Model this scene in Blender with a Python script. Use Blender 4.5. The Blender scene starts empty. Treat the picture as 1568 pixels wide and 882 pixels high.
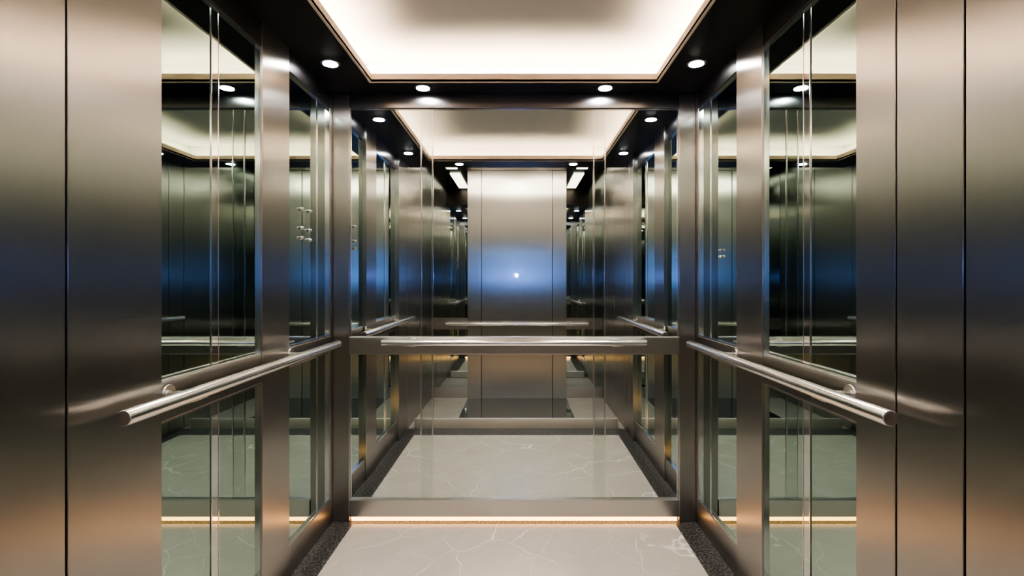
import bpy, bmesh, math
from mathutils import Vector, Matrix

EYE = 1.327      # eye height
D0 = 2.85        # camera to rear wall
SOF = EYE + 1.03 # soffit height
TOP = SOF + 0.15 # raised ceiling over the cab
TOPF = SOF + 0.22 # ceiling over the entrance zone
FRONT = -2.98
def Y(d): return D0*-1 + d   # distance from camera -> world y

# ------------------------------------------------------------ materials
def new_mat(name):
    m = bpy.data.materials.new(name); m.use_nodes = True
    nt = m.node_tree
    return m, nt, nt.nodes['Principled BSDF']

def steel(name, col, rough=0.3, aniso=0.8, T=(0.7,0.7,0.0), grain=(140,140,0.8), amt=0.015, cv=0.025):
    m, nt, b = new_mat(name)
    b.inputs['Metallic'].default_value = 1
    b.inputs['Roughness'].default_value = rough
    b.inputs['Anisotropic'].default_value = aniso
    tv = nt.nodes.new('ShaderNodeCombineXYZ')
    for i in range(3): tv.inputs[i].default_value = T[i]
    nt.links.new(tv.outputs[0], b.inputs['Tangent'])
    g = nt.nodes.new('ShaderNodeNewGeometry')
    mp = nt.nodes.new('ShaderNodeMapping'); mp.inputs['Scale'].default_value = grain
    nt.links.new(g.outputs['Position'], mp.inputs['Vector'])
    n = nt.nodes.new('ShaderNodeTexNoise'); n.inputs['Scale'].default_value = 4; n.inputs['Detail'].default_value = 3
    nt.links.new(mp.outputs[0], n.inputs['Vector'])
    r = nt.nodes.new('ShaderNodeMapRange')
    r.inputs['To Min'].default_value = rough - amt*0.5; r.inputs['To Max'].default_value = rough + amt*0.5
    nt.links.new(n.outputs['Fac'], r.inputs['Value']); nt.links.new(r.outputs[0], b.inputs['Roughness'])
    mx = nt.nodes.new('ShaderNodeMix'); mx.data_type = 'RGBA'
    mx.inputs[6].default_value = (*[c*(1-cv) for c in col], 1); mx.inputs[7].default_value = (*[min(1,c*(1+cv)) for c in col], 1)
    nt.links.new(n.outputs['Fac'], mx.inputs[0]); nt.links.new(mx.outputs[2], b.inputs['Base Color'])
    return m

STEEL = steel('brushed_steel', (0.475,0.46,0.445), 0.285, 0.86)
DOORS = steel('door_steel', (0.62,0.60,0.58), 0.38, 0.9)
STEEL_D = steel('brushed_steel_dark', (0.28,0.275,0.285), 0.26)
STEEL_F = steel('brushed_steel_frame', (0.68,0.66,0.64), 0.28, 0.5)
SILLF = steel('sill_face_steel', (0.88,0.86,0.84), 0.42, 0.0)
RAIL = steel('satin_rail_steel', (0.90,0.87,0.85), 0.20, 0.0, grain=(20,20,20))
SILL = steel('polished_sill_steel', (0.80,0.77,0.75), 0.05, 0.0, grain=(20,20,20))
SOFFIT = steel('dark_bronze_soffit', (0.105,0.09,0.083), 0.28, 0.0, grain=(10,10,10))
CHROME = steel('polished_edge', (0.80,0.79,0.78), 0.15, 0.0, grain=(5,5,5))

def simple(name, col, rough=0.5, metal=0.0, spec=0.5):
    m, nt, b = new_mat(name)
    b.inputs['Base Color'].default_value = (*col,1); b.inputs['Roughness'].default_value = rough
    b.inputs['Metallic'].default_value = metal; b.inputs['Specular IOR Level'].default_value = spec
    return m
def mirror(name, col):
    return simple(name, col, 0.004, 1.0)
MIR_B = mirror('silver_mirror', (0.81,0.86,0.84))
MIR_S = mirror('green_tinted_mirror', (0.45,0.57,0.525))
MIR_F = mirror('smoked_mirror', (0.60,0.66,0.64))
WHITE = simple('ceiling_paint', (0.47,0.445,0.415), 0.7)
COVEW = simple('cove_paint', (0.85,0.83,0.80), 0.7)
LIP = simple('cove_lip_paint', (0.66,0.52,0.42), 0.45)
BACKING = simple('wall_backing', (0.03,0.03,0.032), 0.6)
GLASSEDGE = simple('glass_joint', (0.70,0.77,0.74), 0.03, 1.0)

def emis(name, col, s):
    m = bpy.data.materials.new(name); m.use_nodes = True
    nt = m.node_tree; nt.nodes.clear()
    e = nt.nodes.new('ShaderNodeEmission'); o = nt.nodes.new('ShaderNodeOutputMaterial')
    e.inputs[0].default_value = (*col,1); e.inputs[1].default_value = s
    nt.links.new(e.outputs[0], o.inputs[0]); return m
COVE = emis('cove_led', (1.0,0.78,0.57), 100)
ADDED_GLOW = emis('added_glow', (1.0,0.84,0.68), 4)  # emission for the added panels over the entrance
SPOT = emis('downlight_lens', (1.0,0.97,0.94), 40)
WARM = emis('warm_led', (1.0,0.50,0.18), 4.0)

def granite():
    m, nt, b = new_mat('black_granite')
    g = nt.nodes.new('ShaderNodeNewGeometry')
    n = nt.nodes.new('ShaderNodeTexNoise'); n.inputs['Scale'].default_value = 90; n.inputs['Detail'].default_value = 6; n.inputs['Roughness'].default_value=0.8
    nt.links.new(g.outputs['Position'], n.inputs['Vector'])
    cr = nt.nodes.new('ShaderNodeValToRGB'); cr.color_ramp.elements[0].position=0.45; cr.color_ramp.elements[0].color=(0.012,0.012,0.014,1)
    cr.color_ramp.elements[1].position=0.70; cr.color_ramp.elements[1].color=(0.30,0.29,0.29,1)
    nt.links.new(n.outputs['Fac'], cr.inputs[0]); nt.links.new(cr.outputs[0], b.inputs['Base Color'])
    b.inputs['Roughness'].default_value = 0.4; b.inputs['Specular IOR Level'].default_value=0.3
    return m
def marble(name, c1, c2, cv):
    m, nt, b = new_mat(name)
    g = nt.nodes.new('ShaderNodeNewGeometry')
    L = nt.links.new
    n = nt.nodes.new('ShaderNodeTexNoise'); n.inputs['Scale'].default_value = 5; n.inputs['Detail'].default_value = 10; n.inputs['Roughness'].default_value=0.7
    L(g.outputs['Position'], n.inputs['Vector'])
    base = nt.nodes.new('ShaderNodeMix'); base.data_type='RGBA'
    base.inputs[6].default_value=(*c1,1); base.inputs[7].default_value=(*c2,1)
    L(n.outputs['Fac'], base.inputs[0])
    nd = nt.nodes.new('ShaderNodeTexNoise'); nd.inputs['Scale'].default_value=2.0; nd.inputs['Detail'].default_value=4
    L(g.outputs['Position'], nd.inputs['Vector'])
    sc = nt.nodes.new('ShaderNodeVectorMath'); sc.operation='SCALE'; sc.inputs[3].default_value=0.30
    L(nd.outputs['Color'], sc.inputs[0])
    ad = nt.nodes.new('ShaderNodeVectorMath'); ad.operation='ADD'
    L(g.outputs['Position'], ad.inputs[0]); L(sc.outputs[0], ad.inputs[1])
    prev = base.outputs[2]
    for scale,wid,off,mx_ in ((2.1,0.007,0.0,0.75),(4.6,0.008,3.7,0.35)):
        v = nt.nodes.new('ShaderNodeTexVoronoi'); v.feature='DISTANCE_TO_EDGE'; v.inputs['Scale'].default_value=scale
        L(ad.outputs[0], v.inputs['Vector'])
        cr = nt.nodes.new('ShaderNodeValToRGB')
        cr.color_ramp.elements[0].position=0.0; cr.color_ramp.elements[0].color=(1,1,1,1)
        cr.color_ramp.elements[1].position=wid; cr.color_ramp.elements[1].color=(0,0,0,1)
        L(v.outputs['Distance'], cr.inputs[0])
        of = nt.nodes.new('ShaderNodeVectorMath'); of.operation='ADD'; of.inputs[1].default_value=(off,off,0)
        L(g.outputs['Position'], of.inputs[0])
        nm = nt.nodes.new('ShaderNodeTexNoise'); nm.inputs['Scale'].default_value=3.0
        L(of.outputs[0], nm.inputs['Vector'])
        mr = nt.nodes.new('ShaderNodeMapRange'); mr.inputs['From Min'].default_value=0.38; mr.inputs['From Max'].default_value=0.60
        mr.inputs['To Max'].default_value=mx_
        L(nm.outputs['Fac'], mr.inputs['Value'])
        mu = nt.nodes.new('ShaderNodeMath'); mu.operation='MULTIPLY'
        L(cr.outputs[0], mu.inputs[0]); L(mr.outputs[0], mu.inputs[1])
        mx = nt.nodes.new('ShaderNodeMix'); mx.data_type='RGBA'; mx.inputs[7].default_value=(*cv,1)
        L(mu.outputs[0], mx.inputs[0]); L(prev, mx.inputs[6])
        prev = mx.outputs[2]
    # fine speckle
    sp = nt.nodes.new('ShaderNodeTexNoise'); sp.inputs['Scale'].default_value=220; sp.inputs['Detail'].default_value=3
    L(g.outputs['Position'], sp.inputs['Vector'])
    sr = nt.nodes.new('ShaderNodeMapRange'); sr.inputs['To Min'].default_value=0.66; sr.inputs['To Max'].default_value=1.32
    L(sp.outputs['Fac'], sr.inputs['Value'])
    fm = nt.nodes.new('ShaderNodeVectorMath'); fm.operation='SCALE'
    L(prev, fm.inputs[0]); L(sr.outputs[0], fm.inputs[3])
    L(fm.outputs[0], b.inputs['Base Color'])
    b.inputs['Roughness'].default_value=0.16
    return m
GRAN = granite()
MARB = marble('grey_marble', (0.37,0.34,0.31), (0.49,0.455,0.42), (0.85,0.83,0.80))

# ------------------------------------------------------------ builder
class B:
    def __init__(s, name):
        s.name=name; s.bm=bmesh.new(); s.mats=[]
    def mi(s, m):
        if m not in s.mats: s.mats.append(m)
        return s.mats.index(m)
    def box(s, x0,x1,y0,y1,z0,z1, mat, bev=0.0):
        x0,x1=sorted((x0,x1)); y0,y1=sorted((y0,y1)); z0,z1=sorted((z0,z1))
        t=bmesh.new()
        bmesh.ops.create_cube(t,size=1)
        for v in t.verts:
            v.co=Vector(((x0+x1)/2+v.co.x*(x1-x0),(y0+y1)/2+v.co.y*(y1-y0),(z0+z1)/2+v.co.z*(z1-z0)))
        if bev: bmesh.ops.bevel(t,geom=t.edges[:],offset=bev,segments=2,affect='EDGES',profile=0.5)
        s._merge(t,mat,False)
    def cyl(s, p0,p1,r,mat,seg=32,r2=None,bev=0.0):
        p0=Vector(p0);p1=Vector(p1); d=p1-p0
        t=bmesh.new()
        bmesh.ops.create_cone(t,cap_ends=True,segments=seg,radius1=r,radius2=r if r2 is None else r2,depth=d.length)
        if bev:
            es=[e for e in t.edges if len(e.link_faces)==2 and any(len(f.verts)>4 for f in e.link_faces)]
            bmesh.ops.bevel(t,geom=es,offset=bev,segments=3,affect='EDGES',profile=0.5)
        q=Vector((0,0,1)).rotation_difference(d.normalized())
        M=Matrix.Translation((p0+p1)/2)@q.to_matrix().to_4x4()
        bmesh.ops.transform(t,matrix=M,verts=t.verts[:])
        s._merge(t,mat,True)
    def _merge(s,t,mat,smooth):
        i=s.mi(mat)
        for f in t.faces:
            f.material_index=i; f.smooth = smooth and len(f.verts)<=4
        me=bpy.data.meshes.new('tmp'); t.to_mesh(me); t.free()
        n=len(s.bm.faces)
        s.bm.from_mesh(me)
        s.bm.faces.ensure_lookup_table()
        for f in s.bm.faces[n:]: f.material_index=i
        bpy.data.meshes.remove(me)
    def done(s):
        me=bpy.data.meshes.new(s.name); s.bm.to_mesh(me); s.bm.free()
        for m in s.mats: me.materials.append(m)
        o=bpy.data.objects.new(s.name,me); bpy.context.collection.objects.link(o)
        return o

# ------------------------------------------------------------ floor
b=B('floor')
WX=0.88
b.box(-1.1,1.1,FRONT-0.1,0.1,-0.08,-0.012,BACKING)
b.box(-WX,WX,-1.58,-0.055,-0.012,0,MARB)
for s in (-1,1): b.box(s*WX,s*1.03,-1.77,0.0,-0.012,0,GRAN)
b.box(-WX,WX,-0.055,0.0,-0.012,0,GRAN)
b.box(-WX,WX,-1.77,-1.58,-0.012,0,GRAN)
for s in (-1,1): b.box(s*0.56,s*1.03,FRONT,-1.77,-0.012,0,MARB)
b.box(-0.56,0.56,FRONT,-1.77,-0.012,0,SILL)
b.done()
b=B('door_sill')
b.box(-0.915,0.915,-1.80,-1.77,0.0,0.09,SILLF,0.003)
b.done()

# ------------------------------------------------------------ side walls
BUTTONS={-1:((2.443,0.343),(2.535,0.345),(2.443,0.252),(2.535,0.250),(2.443,0.205),(2.535,0.202)),1:((2.50,0.150),(2.50,0.118))}
for s,side in ((-1,'left'),(1,'right')):
    b=B('wall_'+side)
    b.box(s*1.03,s*1.12,FRONT-0.1,0.1,-0.08,TOPF+0.1,BACKING)
    F=1.0
    H=TOPF
    # rear corner stile
    b.box(s*F,s*1.03,Y(2.785),0,0,H,STEEL,0.002)
    # bay 2 surround
    y0,y1=Y(2.27),Y(2.785)
    b.box(s*F,s*1.03,y0,y1,EYE+0.94,H,STEEL_D)
    b.box(s*F,s*1.03,y0,y1,EYE-0.385,EYE-0.30,STEEL,0.002)
    b.box(s*F,s*1.03,y0,y1,0,EYE-1.19,STEEL,0.002)
    # pilaster
    b.box(s*0.99,s*1.03,Y(2.03),Y(2.27),0,H,STEEL,0.003)
    # bay 1 surround
    y0,y1=Y(1.42),Y(2.03)
    b.box(s*0.993,s*1.03,y0,y1,EYE+0.93,H,STEEL_D)
    b.box(s*0.993,s*1.03,y0,y1,EYE-0.405,EYE-0.29,STEEL,0.002)
    b.box(s*0.993,s*1.03,y0,y1,0,EYE-1.17,STEEL,0.002)
    # near panels
    ys=[1.431,1.13,0.55,0.2] if s<0 else [1.431,1.279,1.082,0.6,0.2]
    for i in range(len(ys)):
        a=Y(ys[i])-(0.003 if i else 0); c=(Y(ys[i+1])+0.003) if i+1<len(ys) else FRONT
        b.box(s*0.97,s*1.03,a,c,0,H,STEEL,0.0015)
    b.done()
    # mirrors
    for (ya,yb,xf,zt,zm1,zm2,zb,joint) in ((Y(2.27),Y(2.785),1.016,0.94,-0.30,-0.385,-1.19,False),(Y(1.431),Y(2.03),1.006,0.93,-0.29,-0.405,-1.17,True)):
        for (z0,z1) in ((zm1,zt),(zb,zm2)):
            m=B('wall_mirror')
            upper = z1>0
            z0+=EYE; z1+=EYE
            m.box(s*xf,s*(1.029),ya,yb,z0,z1,MIR_S)
            # thin polished frame
            e=0.007; fx=xf-0.010 if joint else xf-0.012
            m.box(s*fx,s*xf,yb-e,yb,z0,z1,CHROME)
            m.box(s*fx,s*xf,ya,yb-e,z0,z0+e,CHROME)
            m.box(s*fx,s*xf,ya,yb-e,z1-e,z1,CHROME)
            if joint:
                for jd in (1.718,1.758):
                    m.box(s*(xf-0.003),s*xf,Y(jd)-0.002,Y(jd)+0.002,z0+e,z1-e,CHROME)
                m.box(s*(xf-0.002),s*xf,Y(1.72),Y(1.756),z0+e,z1-e,GLASSEDGE)
            else:
                m.box(s*(xf-0.004),s*xf,Y(2.64),Y(2.645),z0+e,z1-e,CHROME)
                if upper:   # small push buttons set in the glass
                    for d,z in BUTTONS[s]:
                        r=0.0085 if s<0 else 0.006
                        m.cyl((s*1.016,Y(d),EYE+z),(s*1.006,Y(d),EYE+z),r*1.15,CHROME,20,r)
                        m.cyl((s*1.006,Y(d),EYE+z),(s*1.000,Y(d),EYE+z),r*0.75,RAIL,20,bev=0.001)
            m.done()

# ------------------------------------------------------------ rear wall
b=B('wall_back')
b.box(-1.1,1.1,0.0,0.1,-0.08,TOPF+0.1,BACKING)
for s in (-1,1): b.box(s*0.908,s*1.0,-0.03,0,0,SOF,STEEL,0.004)
b.box(-0.908,0.908,-0.03,0,EYE+0.952,SOF,STEEL_D,0.002)
b.box(-0.908,0.908,-0.035,0,EYE-0.404,EYE-0.309,STEEL_F,0.002)
b.box(-0.908,0.908,-0.035,0,EYE-1.298,EYE-1.207,STEEL_F,0.002)
b.done()
for (z0,z1) in ((EYE-0.309,EYE+0.952),(EYE-1.207,EYE-0.404)):
    m=B('wall_mirror')
    m.box(-0.908,0.908,-0.012,-0.001,z0,z1,MIR_B)
    for a in (-0.516,-0.452,0.440,0.503):
        m.box(a-0.0035,a+0.0035,-0.016,-0.012,z0,z1,CHROME)
    for a,c in ((-0.511,-0.457),(0.445,0.498)):
        m.box(a,c,-0.014,-0.012,z0,z1,GLASSEDGE)
    e=0.005
    for s in (-1,1): m.box(s*(0.908-e),s*0.908,-0.018,-0.012,z0,z1,CHROME)
    m.box(-0.903,0.903,-0.018,-0.012,z1-e,z1,CHROME)
    m.done()
b=B('led_strip')
b.box(-0.90,0.90,-0.022,-0.001,0.002,0.027,WARM)
b.done()

# ------------------------------------------------------------ front wall + door
b=B('wall_front')
b.box(-1.1,1.1,FRONT-0.1,FRONT-0.012,-0.08,TOPF+0.1,BACKING)
for s in (-1,1):
    b.box(s*0.56,s*0.97,FRONT-0.012,FRONT,0,0.12,STEEL_F)
    b.box(s*0.56,s*0.97,FRONT-0.012,FRONT+0.004,EYE-0.55,EYE-0.42,STEEL_F)
b.done()
for s in (-1,1):
    m=B('wall_mirror')
    m.box(s*0.56,s*0.97,FRONT-0.011,FRONT-0.004,0.12,EYE-0.55,MIR_F)
    m.box(s*0.56,s*0.97,FRONT-0.011,FRONT-0.004,EYE-0.42,TOPF,MIR_F)
    m.done()
b=B('door_1')
b.box(-0.40,0.40,FRONT-0.012,FRONT+0.006,0.0,TOPF,DOORS,0.002)
for s in (-1,1):
    b.box(s*0.405,s*0.56,FRONT-0.012,FRONT+0.014,0.0,TOPF,DOORS,0.003)
b.done()

# ------------------------------------------------------------ ceiling
b=B('ceiling')
b.box(-1.1,1.1,-1.82,0.1,TOP,TOP+0.08,WHITE)
b.box(-1.1,1.1,FRONT-0.1,-1.82,TOPF,TOPF+0.08,SOFFIT)
OX=0.737; OY0=-1.56; OY1=-0.203
b.box(-1.03,1.03,OY1,0,SOF,SOF+0.012,SOFFIT)
b.box(-1.03,1.03,-1.82,OY0,SOF,SOF+0.012,SOFFIT)
b.box(-1.03,1.03,-1.83,-1.815,SOF,TOPF,SOFFIT)
for s in (-1,1): b.box(s*OX,s*1.03,OY0,OY1,SOF,SOF+0.012,SOFFIT)
# cove back walls
b.box(-OX-0.16,OX+0.16,OY1+0.15,OY1+0.16,SOF+0.012,TOP,COVEW)
b.box(-OX-0.16,OX+0.16,OY0-0.16,OY0-0.15,SOF+0.012,TOP,COVEW)
for s in (-1,1): b.box(s*(OX+0.15),s*(OX+0.16),OY0-0.15,OY1+0.15,SOF+0.012,TOP,COVEW)
b.done()
b=B('trim_1')
h=0.042
b.box(-OX-0.012,OX+0.012,OY1,OY1+0.012,SOF-0.002,SOF+h,LIP)
b.box(-OX-0.012,OX+0.012,OY0-0.012,OY0,SOF-0.002,SOF+h,LIP)
for s in (-1,1): b.box(s*OX,s*(OX+0.012),OY0,OY1,SOF-0.002,SOF+h,LIP)
b.done()
b=B('cove_light_strip')
q=0.06
b.box(-OX-q,OX+q,OY1+q,OY1+q+0.02,SOF+0.012,SOF+0.022,COVE)
b.box(-OX-q,OX+q,OY0-q-0.02,OY0-q,SOF+0.012,SOF+0.022,COVE)
for s in (-1,1): b.box(s*(OX+q),s*(OX+q+0.02),OY0-q,OY1+q,SOF+0.012,SOF+0.022,COVE)
b.done()
for s in (-1,1):
    b=B('added_glow_panel')
    b.box(s*0.66,s*0.78,-2.85,-1.95,TOPF-0.012,TOPF,ADDED_GLOW)  # added glowing panel, stands in for cove glow in the reflections
    b.done()

# ------------------------------------------------------------ downlights
def lamp(name,kind,loc,power,col,rot=(0,0,0),size=0.0,ang=110,blend=0.8):
    l=bpy.data.lights.new(name,kind); l.energy=power; l.color=col; l.shadow_soft_size=size
    if kind=='SPOT': l.spot_size=math.radians(ang); l.spot_blend=blend
    o=bpy.data.objects.new(name,l); bpy.context.collection.objects.link(o)
    o.location=loc; o.rotation_euler=rot; return o
for (x,y) in [(-0.865,-0.43),(0.865,-0.43),(-0.865,-1.29),(0.865,-1.29),(-0.485,-0.125),(0.485,-0.125),(-0.5,-1.67),(0.5,-1.67)]:
    b=B('downlight')
    b.cyl((x,y,SOF-0.006),(x,y,SOF),0.045,CHROME,32,0.047)
    b.cyl((x,y,SOF-0.008),(x,y,SOF-0.005),0.034,SPOT,32)
    b.done()
    lamp('downlight_beam','SPOT',(x,y,SOF-0.012),25,(1.0,0.91,0.81),size=0.02,ang=114,blend=0.9)
for x in (-0.3,0.3):
    lamp('door_warm_fill','SPOT',(x,-2.3,TOPF-0.05),20,(1.0,0.84,0.66),rot=(math.radians(-58),0,0),size=0.02,ang=110,blend=1.0)  # added warm spots without fixtures, brighten the top of the door
for z,p in ((0.34,1.7),(0.14,2.0),(-0.02,1.4)):
    lamp('door_blue_fill','SPOT',(0.0,-1.6,EYE+z),p*2.2,(0.12,0.34,1.0),rot=(math.radians(-90),0,0),ang=75,blend=1.0)  # added blue spots in mid-air, tint the door steel
lamp('cab_blue_fill','POINT',(0.0,-1.9,EYE+0.05),1.5,(0.18,0.30,1.0))  # added point lamp without a fixture, gives the cab steel a navy band

# ------------------------------------------------------------ handrails
def rail(p0,p1,r,offs,wall):
    p0=Vector(p0);p1=Vector(p1); wall=Vector(wall)
    b=B('handrail')
    b.cyl(p0,p1,r,RAIL,40,bev=0.003)
    d=(p1-p0).normalized()
    for t in offs:
        p=p0.lerp(p1,t)
        w=wall.normalized(); L=wall.length
        dn=Vector((0,0,-1))
        b.cyl(p+dn*0.004,p+w*(L-0.006)+dn*0.004,0.010,RAIL,20)
        b.cyl(p+w*(L-0.007)+dn*0.004,p+w*L+dn*0.004,0.026,RAIL,28,0.028)
        b.box(p.x-0.03*abs(d.x)-0.006,p.x+0.03*abs(d.x)+0.006,p.y-0.03*abs(d.y)-0.006,p.y+0.03*abs(d.y)+0.006,p.z-r-0.002,p.z-r+0.008,RAIL,0.002)
    b.done()
RZ=EYE-0.323
rail((-0.90,Y(1.20),RZ),(-0.90,Y(2.62),RZ),0.0195,(0.20,0.76),(-0.091,0,0))
rail((0.90,Y(1.20),RZ),(0.90,Y(2.62),RZ),0.0195,(0.20,0.76),(0.091,0,0))
rail((-0.715,-0.09,RZ-0.012),(0.715,-0.09,RZ-0.012),0.016,(0.11,0.89),(0,0.055,0))
rail((-0.80,FRONT+0.075,EYE-0.485),(0.80,FRONT+0.075,EYE-0.485),0.018,(0.12,0.88),(0,-0.068,0))

# ------------------------------------------------------------ lights / world
w=bpy.data.worlds.new('World'); bpy.context.scene.world=w; w.use_nodes=True
w.node_tree.nodes['Background'].inputs[0].default_value=(0.02,0.03,0.05,1)

cam=bpy.data.cameras.new('camera'); co=bpy.data.objects.new('camera',cam)
bpy.context.collection.objects.link(co)
co.location=(0.03,-D0,EYE); co.rotation_euler=(math.pi/2,0,0)
cam.lens=18; cam.sensor_width=36; cam.clip_start=0.02
cam.shift_x=-0.0075; cam.shift_y=-0.007
sc=bpy.context.scene; sc.camera=co
sc.view_settings.view_transform='AgX'
try: sc.view_settings.look='AgX - High Contrast'
except Exception as ex: print(ex)
sc.view_settings.exposure=0.45
sc.cycles.max_bounces=9; sc.cycles.glossy_bounces=7; sc.cycles.diffuse_bounces=3
